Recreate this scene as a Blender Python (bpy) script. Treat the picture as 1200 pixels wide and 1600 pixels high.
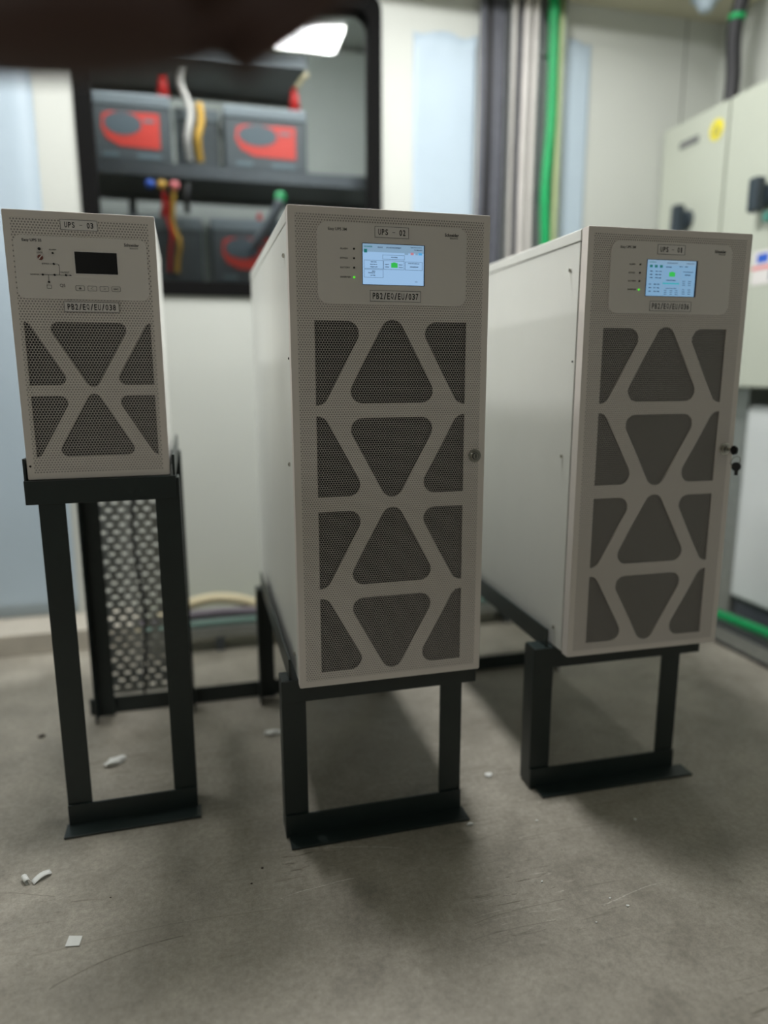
import bpy, bmesh, math, random
from mathutils import Vector, Matrix
random.seed(7)
PI = math.pi
S = bpy.context.scene
for o in list(bpy.data.objects): bpy.data.objects.remove(o)

# ------------------------------------------------------------------ camera
# world axes: x along the back wall, y into the room, z up; metres
YAW, PITCH, ROLL, HC, FPX = 0.256, 0.1951, -0.0024, 0.94, 1099.2
cam_d = bpy.data.cameras.new('camera'); cam = bpy.data.objects.new('camera', cam_d)
S.collection.objects.link(cam); S.camera = cam
cam_d.sensor_fit = 'VERTICAL'; cam_d.sensor_height = 36.0
cam_d.lens = FPX / 1600 * 36.0
cam_d.clip_start = 0.02
cam.matrix_world = (Matrix.Translation((0, 0, HC)) @ Matrix.Rotation(-YAW, 4, 'Z')
                    @ Matrix.Rotation(PI/2 - PITCH, 4, 'X') @ Matrix.Rotation(ROLL, 4, 'Z'))
cam_d.dof.use_dof = True
cam_d.dof.focus_distance = 1.27
cam_d.dof.aperture_fstop = 0.88

# ------------------------------------------------------------------ view + world
S.view_settings.view_transform = 'Standard'
S.view_settings.look = 'None'
S.view_settings.gamma = 1
S.view_settings.use_curve_mapping = False
S.view_settings.exposure = 0.1
world = bpy.data.worlds.new('world'); S.world = world; world.use_nodes = True
world.node_tree.nodes['Background'].inputs[0].default_value = (0.8, 0.9, 1.0, 1)
world.node_tree.nodes['Background'].inputs[1].default_value = 0.005

P_MAIN, P_LEFT, P_BATT_FILL, P_FRONT_FILL, P_MID_FILL, P_RIGHT_FILL = 37.0, 12.0, 17.0, 8.5, 12.5, 3.0  # front, mid, right and battery-room values drive added fill lamps

# ------------------------------------------------------------------ materials
def srgb(r, g, b):
    f = lambda c: (c/255/12.92) if c/255 <= 0.04045 else ((c/255+0.055)/1.055)**2.4
    return (f(r), f(g), f(b), 1)

class NT:
    def __init__(s, name):
        s.m = bpy.data.materials.new(name); s.m.use_nodes = True
        s.t = s.m.node_tree; s.b = s.t.nodes['Principled BSDF']
    def n(s, typ, **kw):
        n = s.t.nodes.new(typ)
        for k, v in kw.items(): setattr(n, k, v)
        return n
    def l(s, a, b): s.t.links.new(a, b)
    def math(s, op, a, b=None, c=None):
        n = s.n('ShaderNodeMath', operation=op)
        for i, v in enumerate((a, b, c)):
            if v is None: continue
            if isinstance(v, (int, float)): n.inputs[i].default_value = v
            else: s.l(v, n.inputs[i])
        return n.outputs[0]
    def noise(s, scale, detail=3, rough=.5, vec=None, dist=0):
        n = s.n('ShaderNodeTexNoise'); n.inputs['Scale'].default_value = scale
        n.inputs['Detail'].default_value = detail; n.inputs['Roughness'].default_value = rough
        n.inputs['Distortion'].default_value = dist
        if vec is not None: s.l(vec, n.inputs['Vector'])
        return n.outputs['Fac']
    def ramp(s, fac, stops):
        n = s.n('ShaderNodeValToRGB'); s.l(fac, n.inputs[0]); e = n.color_ramp.elements
        while len(e) < len(stops): e.new(0.5)
        for i, (p, c) in enumerate(stops): e[i].position = p; e[i].color = c
        return n.outputs[0]
    def mix(s, fac, a, b, blend='MIX'):
        n = s.n('ShaderNodeMix', data_type='RGBA', blend_type=blend)
        for sock, v in ((n.inputs[0], fac), (n.inputs[6], a), (n.inputs[7], b)):
            if isinstance(v, (int, float)): sock.default_value = v
            elif isinstance(v, tuple): sock.default_value = v
            else: s.l(v, sock)
        return n.outputs[2]
    def coords(s):
        return s.n('ShaderNodeTexCoord').outputs['Object']
    def bump(s, h, strength=.2, dist=.002):
        n = s.n('ShaderNodeBump'); n.inputs['Strength'].default_value = strength
        n.inputs['Distance'].default_value = dist
        s.l(h, n.inputs['Height']); s.l(n.outputs[0], s.b.inputs['Normal'])

def plain(name, col, rough=.5, metal=0, var=.06, scale=9, bump=0, spec=.5):
    t = NT(name)
    v = t.noise(scale, 4, .6, t.coords())
    lo = tuple(c*(1-var) for c in col[:3]) + (1,); hi = tuple(min(1, c*(1+var)) for c in col[:3]) + (1,)
    t.l(t.ramp(v, [(.3, lo), (.7, hi)]), t.b.inputs['Base Color'])
    t.b.inputs['Roughness'].default_value = rough; t.b.inputs['Metallic'].default_value = metal
    t.b.inputs['Specular IOR Level'].default_value = spec
    if bump: t.bump(t.noise(160, 2, .5, t.coords()), bump, .001)
    return t.m

def emit(name, col, strength, base=(.02, .02, .02, 1)):
    t = NT(name)
    t.b.inputs['Base Color'].default_value = base
    t.b.inputs['Emission Color'].default_value = col; t.b.inputs['Emission Strength'].default_value = strength
    t.b.inputs['Roughness'].default_value = .4
    return t.m

def hexmask(t, pitch, radius, soft):
    """1 inside the holes of a staggered round perforation lying in local x,z"""
    sep = t.n('ShaderNodeSeparateXYZ'); t.l(t.coords(), sep.inputs[0])
    x, z = sep.outputs['X'], sep.outputs['Z']; rowh = pitch*.866*2
    ds = []
    for off in (0.0, 0.5):
        fx = t.math('MULTIPLY', t.math('SUBTRACT', t.math('FRACT', t.math('ADD', t.math('DIVIDE', x, pitch), off)), .5), pitch)
        fz = t.math('MULTIPLY', t.math('SUBTRACT', t.math('FRACT', t.math('ADD', t.math('DIVIDE', z, rowh), off)), .5), rowh)
        ds.append(t.math('SQRT', t.math('ADD', t.math('MULTIPLY', fx, fx), t.math('MULTIPLY', fz, fz))))
    d = t.math('MINIMUM', ds[0], ds[1])
    mr = t.n('ShaderNodeMapRange', interpolation_type='SMOOTHSTEP'); t.l(d, mr.inputs[0])
    mr.inputs[1].default_value = radius+soft; mr.inputs[2].default_value = radius-soft
    return mr.outputs[0], x, z

PAINT = srgb(220, 213, 208)
def mat_door(name, W, H, pitch, dr):
    t = NT(name); m, x, z = hexmask(t, pitch, pitch*dr, pitch*.09)
    mg = .0125
    ins = t.math('MULTIPLY', t.math('MULTIPLY', t.math('GREATER_THAN', x, mg), t.math('LESS_THAN', x, W-mg)),
                 t.math('MULTIPLY', t.math('GREATER_THAN', z, mg), t.math('LESS_THAN', z, H-mg)))
    sep = t.n('ShaderNodeSeparateXYZ'); t.l(t.coords(), sep.inputs[0])
    ins = t.math('MULTIPLY', ins, t.math('LESS_THAN', sep.outputs['Y'], .0006))
    mm = t.math('MULTIPLY', m, ins)
    dark = tuple(c*.42 for c in PAINT[:3]) + (1,)  # shade inside the dimples, painted as a darker coat colour
    t.l(t.mix(mm, PAINT, dark), t.b.inputs['Base Color'])
    t.bump(t.math('SUBTRACT', 1.0, mm), .5, .0012)
    t.b.inputs['Roughness'].default_value = .55
    return t.m
def mat_grille(name, pitch, dr):
    t = NT(name); m, x, z = hexmask(t, pitch, pitch*dr, pitch*.05)
    t.l(t.mix(m, tuple(c*.85 for c in PAINT[:3]) + (1,), (.004, .004, .005, 1)), t.b.inputs['Base Color'])
    t.bump(t.math('SUBTRACT', 1.0, m), .6, .0015)
    t.b.inputs['Roughness'].default_value = .55
    return t.m

M = {}
M['paint'] = plain('cream powder coat', PAINT, .5, 0, .02, 6, .05)
M['panel'] = plain('light grey control panel', srgb(218, 213, 209), .5, 0, .015, 6)
M['side'] = plain('pale grey cabinet side', srgb(222, 223, 218), .42, 0, .02, 5, .03)
M['seam'] = plain('dark seam', srgb(50, 50, 48), .8)
M['sticker'] = plain('grey laminated label', srgb(222, 218, 216), .35, 0, .01)
M['ink'] = plain('black ink', srgb(22, 22, 22), .6, 0, 0)
M['faint_ink'] = plain('grey ink', srgb(70, 68, 64), .6, 0, 0)
M['black_glass'] = plain('black display glass', srgb(10, 10, 11), .12, 0, .02)
M['bezel'] = plain('dark blue bezel', srgb(20, 32, 58), .3)
M['screen'] = emit('lit blue white screen', srgb(165, 205, 245), .74)
M['screen_dim'] = emit('lit pale blue screen', srgb(140, 185, 222), .66)
M['s_grey'] = emit('screen grey blue', srgb(150, 186, 216), .64)
M['s_line'] = emit('screen line', srgb(60, 90, 120), .42)
M['s_green'] = emit('screen green', srgb(60, 205, 90), .7)
M['s_teal'] = emit('screen teal', srgb(30, 130, 125), .6)
M['s_cyan'] = emit('screen cyan', srgb(50, 185, 195), .7)
M['s_pink'] = emit('screen pink', srgb(225, 150, 165), .6)
M['s_sky'] = emit('screen sky', srgb(90, 180, 240), .7)
M['led_on'] = emit('lit green lamp', srgb(90, 255, 40), .8)
M['chrome'] = plain('satin chrome', srgb(190, 188, 180), .22, 1, .02)
M['key'] = plain('dark key plastic', srgb(22, 22, 24), .35)
M['red_slot'] = plain('dull red dial', srgb(120, 60, 52), .5)
M['rail'] = plain('dark green grey steel paint', srgb(27, 38, 37), .38, 0, .12, 14, .12, .55)
M['galv'] = plain('galvanised steel', srgb(176, 180, 178), .38, .75, .1, 30)
M['film'] = plain('pale blue protective film', srgb(174, 190, 202), .45, 0, .05, 2.2, .1)
M['gasket'] = plain('black rubber', srgb(9, 9, 9), .85, 0, .1, spec=.15)
M['battery'] = plain('charcoal battery case', srgb(78, 86, 92), .5, 0, .06)
M['battery_top'] = plain('grey battery lid', srgb(122, 132, 140), .5, 0, .06)
M['red'] = plain('bright red plastic', srgb(215, 40, 42), .4)
M['red_print'] = plain('red print', srgb(220, 62, 52), .5, 0, .03)
M['grey_print'] = plain('grey print', srgb(110, 128, 138), .5, 0, .03)
M['shelf'] = plain('dark grey rack steel', srgb(84, 90, 96), .45, .2, .08)
M['oval_print'] = plain('slate print', srgb(84, 98, 108), .5, 0, .03)
M['galv_green'] = plain('grey green jacket', srgb(112, 142, 132), .5)
M['blue'] = plain('blue tape', srgb(45, 95, 200), .5)
M['yellow'] = plain('amber tape', srgb(205, 160, 60), .5)
M['pink'] = plain('pink tape', srgb(225, 120, 125), .5)
M['green'] = plain('green cable jacket', srgb(0, 150, 84), .45, 0, .08, 20)
M['yelgreen'] = plain('pale yellow green jacket', srgb(190, 205, 150), .5)
M['black_cable'] = plain('black cable jacket', srgb(32, 32, 36), .5, 0, .1)
M['grey_cable'] = plain('dark grey cable jacket', srgb(86, 88, 96), .5, 0, .1, 25)
M['beige_cable'] = plain('beige cable jacket', srgb(196, 184, 150), .5)
M['mauve_cable'] = plain('greyish purple cable jacket', srgb(110, 102, 112), .5)
M['conduit'] = plain('light grey conduit', srgb(190, 186, 182), .4)
M['dist'] = plain('pale grey green enclosure paint', srgb(184, 189, 176), .45, 0, .02, 4)
M['white_cab'] = plain('white enclosure paint', srgb(215, 220, 220), .4, 0, .02, 4)
M['plate'] = plain('grey name plate', srgb(110, 112, 112), .4)
M['warn'] = plain('yellow sticker', srgb(226, 212, 60), .5)
M['knob'] = plain('blue black plastic', srgb(48, 58, 66), .3)
M['teal'] = plain('teal plastic', srgb(74, 134, 122), .45)
M['paper'] = plain('white paper', srgb(218, 220, 216), .8, 0, .05, 40)
M['dust'] = plain('dark debris', srgb(45, 36, 28), .9)
M['skin'] = plain('dark brown skin', srgb(64, 40, 32), .55, 0, .08, 30, .2)
M['nail'] = plain('finger nail', srgb(110, 78, 68), .35)
M['curb'] = plain('grey concrete curb', srgb(176, 170, 158), .85, 0, .1, 12, .2)
M['lamp'] = emit('lit lamp diffuser', (1, .99, .95, 1), 9, (.8, .8, .8, 1))
M['fixture'] = plain('white lamp housing', srgb(225, 225, 222), .4)

t = NT('off white wall panels'); co = t.coords()
v = t.noise(1.3, 3, .5, co)
t.l(t.ramp(v, [(.3, srgb(188, 191, 185)), (.7, srgb(196, 199, 193))]), t.b.inputs['Base Color'])
t.b.inputs['Roughness'].default_value = .55; M['wall'] = t.m
t = NT('ceiling board'); co = t.coords(); v = t.noise(1.0, 3, .5, co)
t.l(t.ramp(v, [(.3, srgb(176, 172, 150)), (.7, srgb(188, 184, 162))]), t.b.inputs['Base Color'])
t.b.inputs['Roughness'].default_value = .8; M['ceiling'] = t.m

M['grey_wall'] = plain('grey painted rear wall', srgb(150, 150, 146), .6, 0, .03, 2)
M['bwall'] = plain('grey battery room wall', srgb(172, 178, 175), .6, 0, .03, 2)
# worn concrete floor
t = NT('worn concrete'); co = t.coords()
big = t.noise(1.6, 5, .6, co, .6); mid = t.noise(7, 6, .65, co, .5); fine = t.noise(90, 4, .7, co); grit = t.noise(340, 2, .6, co)
c1 = t.ramp(big, [(.3, srgb(112, 107, 96)), (.5, srgb(162, 157, 145)), (.7, srgb(183, 178, 166))])
c2 = t.mix(.46, c1, t.ramp(mid, [(.28, srgb(96, 91, 80)), (.5, srgb(153, 148, 136)), (.72, srgb(182, 177, 165))]))
c3 = t.mix(.45, c2, t.ramp(fine, [(.3, (.28, .27, .25, 1)), (.7, (1, 1, .98, 1))]), 'MULTIPLY')
c3 = t.mix(.15, c3, t.ramp(grit, [(.38, (.2, .2, .2, 1)), (.55, (1, 1, 1, 1))]), 'MULTIPLY')
def scratch(rot, sc, thr, loc):
    mp = t.n('ShaderNodeMapping'); t.l(co, mp.inputs[0]); mp.inputs['Rotation'].default_value = (0, 0, rot)
    mp.inputs['Scale'].default_value = sc; mp.inputs['Location'].default_value = loc
    return t.ramp(t.noise(3.2, 5, .62, mp.outputs[0], .9), [(thr, (0, 0, 0, 1)), (thr+.02, (1, 1, 1, 1))])
patch = t.ramp(t.noise(2.3, 3, .5, co), [(.5, (0, 0, 0, 1)), (.62, (1, 1, 1, 1))])
s1 = t.math('MULTIPLY', scratch(.5, (3, 34, 1), .61, (3, 1, 0)), patch)
s2 = t.math('MULTIPLY', scratch(-.9, (4, 40, 1), .63, (7, 4, 0)), patch)
c4 = t.mix(t.math('MULTIPLY', s1, .7), c3, srgb(74, 66, 54))
c4 = t.mix(t.math('MULTIPLY', s2, .4), c4, srgb(198, 192, 180))
vo = t.n('ShaderNodeTexVoronoi'); vo.inputs['Scale'].default_value = 26; t.l(co, vo.inputs['Vector'])
sp = t.ramp(vo.outputs['Distance'], [(.035, (1, 1, 1, 1)), (.055, (0, 0, 0, 1))])
spm = t.math('MULTIPLY', sp, t.ramp(t.noise(1.9, 2, .5, co), [(.5, (0, 0, 0, 1)), (.56, (1, 1, 1, 1))]))
c5 = t.mix(t.math('MULTIPLY', spm, .6), c4, srgb(72, 62, 50))
def arc(prev, cx, cy, Rr, w, xa, xb, col, k):
    sp_ = t.n('ShaderNodeSeparateXYZ'); t.l(co, sp_.inputs[0]); X_, Y_ = sp_.outputs['X'], sp_.outputs['Y']
    dx = t.math('SUBTRACT', X_, cx); dy = t.math('SUBTRACT', Y_, cy)
    d_ = t.math('SQRT', t.math('ADD', t.math('MULTIPLY', dx, dx), t.math('MULTIPLY', dy, dy)))
    e_ = t.math('ABSOLUTE', t.math('SUBTRACT', t.math('ADD', d_, t.math('MULTIPLY', t.math('SUBTRACT', mid, .5), .012)), Rr))
    m_ = t.math('LESS_THAN', e_, w)
    m_ = t.math('MULTIPLY', m_, t.math('MULTIPLY', t.math('GREATER_THAN', X_, xa), t.math('LESS_THAN', X_, xb)))
    m_ = t.math('MULTIPLY', m_, t.math('GREATER_THAN' if Rr > 0 else 'LESS_THAN', dy, 0.0))
    m_ = t.math('MULTIPLY', m_, t.math('MULTIPLY', t.ramp(fine, [(.38, (.2, .2, .2, 1)), (.56, (1, 1, 1, 1))]), k))
    return t.mix(m_, prev, col)
DK, LT = srgb(66, 58, 46), srgb(205, 200, 190)
c5 = arc(c5, -.07, .70, .388, .0011, -.27, -.07, DK, .75)
c5 = arc(c5, -.10, -.9, 2.02, .0010, -.31, .10, DK, .35)
c5 = arc(c5, .56, .2, .80, .0009, .42, .60, DK, .5)
c5 = arc(c5, .50, .1, .86, .0008, .40, .56, DK, .45)
c5 = arc(c5, .25, .4, .75, .0009, .10, .24, LT, .5)
c5 = arc(c5, .10, .6, .66, .0010, .12, .35, LT, .45)
c5 = arc(c5, -.55, .7, .60, .0013, -.52, -.30, DK, .4)
c5 = arc(c5, .70, .3, .88, .0010, .60, .82, DK, .4)
c5 = arc(c5, .9, .1, .90, .0010, .66, .80, LT, .4)
# one wide pinkish stain on the left
mp = t.n('ShaderNodeMapping'); t.l(co, mp.inputs[0]); mp.inputs['Location'].default_value = (4.3, -6.8, 0); mp.inputs['Scale'].default_value = (6, 6, 6)
gr = t.n('ShaderNodeTexGradient', gradient_type='SPHERICAL'); t.l(mp.outputs[0], gr.inputs[0])
c6 = t.mix(t.math('MULTIPLY', t.math('MULTIPLY', gr.outputs['Fac'], mid), .7), c5, srgb(150, 104, 84))
t.l(c6, t.b.inputs['Base Color'])
t.l(t.ramp(mid, [(.3, (.5, .5, .5, 1)), (.7, (.68, .68, .68, 1))]), t.b.inputs['Roughness'])
t.bump(t.math('ADD', t.math('MULTIPLY', fine, .6), mid), .35, .003)
M['floor'] = t.m

# glass pane
t = NT('window glass'); gl = t.n('ShaderNodeBsdfGlossy'); gl.inputs['Roughness'].default_value = .02
tr = t.n('ShaderNodeBsdfTransparent'); tr.inputs[0].default_value = (.93, .95, .95, 1)
fr = t.n('ShaderNodeFresnel'); fr.inputs[0].default_value = 1.5
mx = t.n('ShaderNodeMixShader'); t.l(fr.outputs[0], mx.inputs[0]); t.l(tr.outputs[0], mx.inputs[1]); t.l(gl.outputs[0], mx.inputs[2])
t.l(mx.outputs[0], t.t.nodes['Material Output'].inputs['Surface']); M['glass'] = t.m

# ------------------------------------------------------------------ mesh helpers
def link(o, parent=None):
    S.collection.objects.link(o)
    if parent is not None: o.parent = parent
    return o
def obj(name, bm, mats, parent=None, smooth=False, loc=None):
    me = bpy.data.meshes.new(name)
    bmesh.ops.recalc_face_normals(bm, faces=bm.faces[:])
    bm.to_mesh(me); bm.free()
    for m in (mats if isinstance(mats, (list, tuple)) else [mats]): me.materials.append(M[m] if isinstance(m, str) else m)
    if smooth:
        for p in me.polygons: p.use_smooth = True
    o = bpy.data.objects.new(name, me)
    if loc is not None: o.location = loc
    return link(o, parent)
def add_box(bm, x0, x1, y0, y1, z0, z1, mi=0, bev=0):
    g = bmesh.ops.create_cube(bm, size=1)
    vs = g['verts']
    for v in vs:
        v.co = Vector(((x0+x1)/2 + v.co.x*(x1-x0), (y0+y1)/2 + v.co.y*(y1-y0), (z0+z1)/2 + v.co.z*(z1-z0)))
    fs = list({f for v in vs for f in v.link_faces})
    for f in fs: f.material_index = mi
    if bev:
        es = list({e for v in vs for e in v.link_edges})
        bmesh.ops.bevel(bm, geom=es, offset=bev, segments=2, affect='EDGES', profile=.5)
def B(): return bmesh.new()
def box(name, x0, x1, y0, y1, z0, z1, mat, parent=None, bev=0):
    bm = B(); add_box(bm, x0, x1, y0, y1, z0, z1, 0, bev); return obj(name, bm, mat, parent)
def add_cyl(bm, p, axis, r, h, seg=20, r2=None, mi=0):
    r2 = r if r2 is None else r2
    g = bmesh.ops.create_cone(bm, cap_ends=True, segments=seg, radius1=r, radius2=r2, depth=h)
    q = Vector((0, 0, 1)).rotation_difference(Vector(axis)).to_matrix()
    for v in g['verts']: v.co = q @ v.co + Vector(p)
    for f in {f for v in g['verts'] for f in v.link_faces}: f.material_index = mi
def add_sphere(bm, p, r, sc=(1, 1, 1), seg=14):
    g = bmesh.ops.create_uvsphere(bm, u_segments=seg, v_segments=seg//2+1, radius=r)
    for v in g['verts']: v.co = Vector((v.co.x*sc[0], v.co.y*sc[1], v.co.z*sc[2])) + Vector(p)
def smooth_path(pts, n=8):
    P = [Vector(p) for p in pts]; out = []
    for i in range(len(P)-1):
        p0, p1, p2, p3 = P[max(i-1, 0)], P[i], P[i+1], P[min(i+2, len(P)-1)]
        for k in range(n):
            s = k/n
            out.append(.5*((2*p1)+(-p0+p2)*s+(2*p0-5*p1+4*p2-p3)*s*s+(-p0+3*p1-3*p2+p3)*s**3))
    out.append(P[-1]); return out
def add_tube(bm, pts, r, seg=10, n=8):
    path = smooth_path(pts, n) if n > 1 else [Vector(p) for p in pts]
    rings = []; up = None
    for i, p in enumerate(path):
        d = (path[min(i+1, len(path)-1)] - path[max(i-1, 0)]).normalized()
        if up is None:
            up = d.cross(Vector((0, 1, 0.3))).normalized()
        up = (up - d*up.dot(d)).normalized(); w = d.cross(up)
        rings.append([bm.verts.new(p + (up*math.cos(2*PI*k/seg) + w*math.sin(2*PI*k/seg))*r) for k in range(seg)])
    for a, b in zip(rings, rings[1:]):
        for k in range(seg): bm.faces.new((a[k], a[(k+1) % seg], b[(k+1) % seg], b[k]))
    bm.faces.new(rings[0]); bm.faces.new(rings[-1])
def tube(name, pts, r, mat, parent=None, seg=10, n=8):
    bm = B(); add_tube(bm, pts, r, seg, n); return obj(name, bm, mat, parent, True)
def rounded(poly, radii, seg=7):
    """round the corners of a convex polygon; radius 0 keeps a corner"""
    out = []; n = len(poly)
    for i, p in enumerate(poly):
        r = radii[i]; p = Vector(p)
        if not r: out.append(tuple(p)); continue
        a = (Vector(poly[i-1]) - p).normalized(); b = (Vector(poly[(i+1) % n]) - p).normalized()
        ang = a.angle(b)/2; d = r/math.tan(ang); c = p + (a+b).normalized()*(r/math.sin(ang))
        s = p + a*d; e = p + b*d; v0 = s-c; v1 = e-c; tot = v0.angle_signed(v1)
        for k in range(seg+1):
            th = -tot*k/seg
            out.append(tuple(c + Matrix.Rotation(th, 2) @ v0))
    return out
def plate(name, outer, holes, y0, th, mat, parent, bev=0, smooth=False):
    """flat plate with holes, outline in (x,z), front face at y0, thickness th backwards"""
    cu = bpy.data.curves.new(name, 'CURVE'); cu.dimensions = '2D'; cu.fill_mode = 'BOTH'
    cu.extrude = max(th/2-bev, 0.00001); cu.bevel_depth = bev; cu.bevel_resolution = 1; cu.offset = -bev
    for pl in [outer]+holes:
        sp = cu.splines.new('POLY'); sp.points.add(len(pl)-1); sp.use_cyclic_u = True
        for i, q in enumerate(pl): sp.points[i].co = (q[0], q[1], 0, 1)
    tmp = bpy.data.objects.new('tmp', cu); S.collection.objects.link(tmp)
    me = bpy.data.meshes.new_from_object(tmp.evaluated_get(bpy.context.evaluated_depsgraph_get()))
    bpy.data.objects.remove(tmp); bpy.data.curves.remove(cu)
    bm = B(); bm.from_mesh(me); bpy.data.meshes.remove(me)
    for v in bm.verts: v.co = Vector((v.co.x, y0 + th/2 + v.co.z, v.co.y))
    bmesh.ops.remove_doubles(bm, verts=bm.verts[:], dist=1e-6)
    return obj(name, bm, mat, parent)
def rect(x0, x1, z0, z1, r=0):
    p = [(x0, z0), (x1, z0), (x1, z1), (x0, z1)]
    return rounded(p, [r]*4) if r else p
def text_mesh(name, s, x, z, size, y, mat, parent, w=None, align='CENTER', bold=0, th=.0002, mono=False):
    cu = bpy.data.curves.new(name, 'FONT'); cu.body = s; cu.size = size; cu.align_x = align; cu.align_y = 'CENTER'
    cu.extrude = th; cu.offset = bold; cu.resolution_u = 3
    tmp = bpy.data.objects.new('tmp', cu); S.collection.objects.link(tmp)
    me = bpy.data.meshes.new_from_object(tmp.evaluated_get(bpy.context.evaluated_depsgraph_get()))
    bpy.data.objects.remove(tmp); bpy.data.curves.remove(cu)
    xs = [v.co.x for v in me.vertices]; ys = [v.co.y for v in me.vertices]
    k = (w/(max(xs)-min(xs))) if w else 1
    cy = (max(ys)+min(ys))/2
    ox = {'CENTER': (max(xs)+min(xs))/2, 'LEFT': min(xs), 'RIGHT': max(xs)}[align]
    bm = B(); bm.from_mesh(me); bpy.data.meshes.remove(me)
    for v in bm.verts: v.co = Vector((x + (v.co.x-ox)*k, y - v.co.z, z + v.co.y-cy))
    return obj(name, bm, mat, parent)
def mono_text(name, s, x, z, w, h, y, mat, parent):
    bm = B(); cell = w/len(s)
    for i, ch in enumerate(s):
        cx = x - w/2 + cell*(i+.5)
        if ch == ' ': continue
        cu = bpy.data.curves.new('glyph', 'FONT'); cu.body = ch; cu.size = 1; cu.resolution_u = 4; cu.offset = .02
        tmp = bpy.data.objects.new('tmp', cu); S.collection.objects.link(tmp)
        me = bpy.data.meshes.new_from_object(tmp.evaluated_get(bpy.context.evaluated_depsgraph_get()))
        bpy.data.objects.remove(tmp); bpy.data.curves.remove(cu)
        xs = [v.co.x for v in me.vertices]; ys = [v.co.y for v in me.vertices]; gw = max(xs)-min(xs); gh = max(ys)-min(ys); mx, my = (max(xs)+min(xs))/2, (max(ys)+min(ys))/2
        if ch == '-': kx, kz = cell*.75/gw, .0009/gh
        elif ch == '/': kx, kz = cell*.72/gw, h*1.08/gh
        else: kx, kz = cell*.74/gw*(.5 if ch == '1' else 1), h/gh
        g = B(); g.from_mesh(me); bpy.data.meshes.remove(me)
        vm = {v: bm.verts.new((cx + (v.co.x-mx)*kx, y, z + (v.co.y-my)*kz)) for v in g.verts}
        for f in g.faces: bm.faces.new([vm[v] for v in f.verts])
        g.free()
    return obj(name, bm, mat, parent)
def thing(name, label, cat, loc=(0, 0, 0), rz=0, group=None):
    o = bpy.data.objects.new(name, None); o.empty_display_size = .05; S.collection.objects.link(o)
    o.location = loc; o.rotation_euler = (0, 0, rz); o['label'] = label; o['category'] = cat
    if group: o['group'] = group
    return o
def tag(o, label, cat, group=None, kind=None):
    o['label'] = label; o['category'] = cat
    if group: o['group'] = group
    if kind: o['kind'] = kind
    return o
def struct(o, label=None):
    o['kind'] = 'structure'
    return o

# ------------------------------------------------------------------ room shell
RU, LU, BN, FN, CZ = 2.10, -2.3, 2.68, -2.6, 2.58     # right wall, left wall, back wall, wall behind, ceiling
SZ = 2.30                                              # underside of the soffit along the back wall
WU0, WU1, WZ0, WZ1 = -0.34, 0.695, 1.21, 2.235        # window opening in the back wall
struct(box('floor', LU-.1, RU+.1, FN-.1, 4.1, -.08, 0, 'floor'))
struct(box('ceiling', LU-.1, RU+.1, FN-.1, BN, CZ, CZ+.08, 'ceiling'))
struct(box('wall_left', LU-.08, LU, FN, BN+.07, 0, CZ, 'wall'))
struct(box('wall_right', RU, RU+.08, FN, BN+.07, 0, CZ, 'wall'))
struct(box('wall_front', LU-.08, RU+.08, FN-.08, FN, 0, CZ, 'grey_wall'))
# back partition with a rounded opening
wo = rounded([(WU0, WZ0), (WU1, WZ0), (WU1, WZ1), (WU0, WZ1)], [.01, .01, .05, .05])
struct(plate('wall_back', [(LU-.08, 0), (RU+.08, 0), (RU+.08, CZ+.3), (LU-.08, CZ+.3)], [wo], BN, .07, 'wall', None))
# joints of the wall panels
for i, u in enumerate((-1.6, 1.94)):
    struct(box('trim_%d' % (i+1), u-.002, u+.002, BN-.0012, BN-.0002, .0, SZ, 'seam'))
struct(box('ceiling_soffit', LU, RU, 2.42, BN-.0005, SZ, CZ, 'ceiling'))
# the room behind the window
struct(box('wall_battery_room_back', -1.2, 2.0, 3.9, 3.98, 0, 2.55, 'bwall'))
struct(box('wall_battery_room_left', -1.28, -1.2, BN+.07, 3.98, 0, 2.55, 'bwall'))
struct(box('wall_battery_room_right', 1.2, 1.28, BN+.07, 3.98, 0, 2.55, 'bwall'))
struct(box('ceiling_battery_room', -1.28, 2.0, BN+.07, 3.98, 2.58, 2.65, 'bwall'))
# window: gasket frame and pane
wi = rounded([(WU0+.052, WZ0+.048), (WU1-.045, WZ0+.048), (WU1-.045, WZ1-.05), (WU0+.052, WZ1-.05)], [.01, .01, .05, .05])
wf = struct(plate('window_1', wo, [wi], BN-.012, .075, 'gasket', None, .003))
struct(box('glass_pane', WU0+.03, WU1-.03, BN+.018, BN+.024, WZ0+.03, WZ1-.03, 'glass', wf))

# ------------------------------------------------------------------ lamps, with added fill
def batten(label, x, y, z, L, power, rz=0, w=.13):  # also builds the added fill lamps, which have no known fixture
    f = thing('ceiling_or_fill_lamp', label, 'lamp', (x, y, z), rz)
    box('housing', -w/2-.015, w/2+.015, -L/2-.02, L/2+.02, -.03, 0, 'fixture', f, .006)
    box('diffuser', -w/2, w/2, -L/2, L/2, -.045, -.031, 'lamp', f, .005)
    ld = bpy.data.lights.new('lamp_light', 'AREA'); ld.shape = 'RECTANGLE'; ld.size = w; ld.size_y = L
    ld.energy = power; ld.color = (1, 1, .995)
    lo = bpy.data.objects.new('lamp_light', ld); lo.location = (0, 0, -.05); link(lo, f)
    return f
batten('square white ceiling lamp right above the middle cabinet', .60, 1.66, CZ, .28, P_MAIN, 0, .32)
batten('added unseen fill lamp between left cabinet and window', -.25, 2.2, CZ, .40, P_MID_FILL)  # added fill, out of view, to brighten cabinet sides and left area
batten('added unseen fill lamp to the right of the right cabinet', 1.50, 2.12, CZ, .40, P_RIGHT_FILL)  # added fill for the floor beside the right cabinet
batten('white ceiling lamp over the left end of the room', -1.2, 2.1, CZ, .8, P_LEFT)
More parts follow.
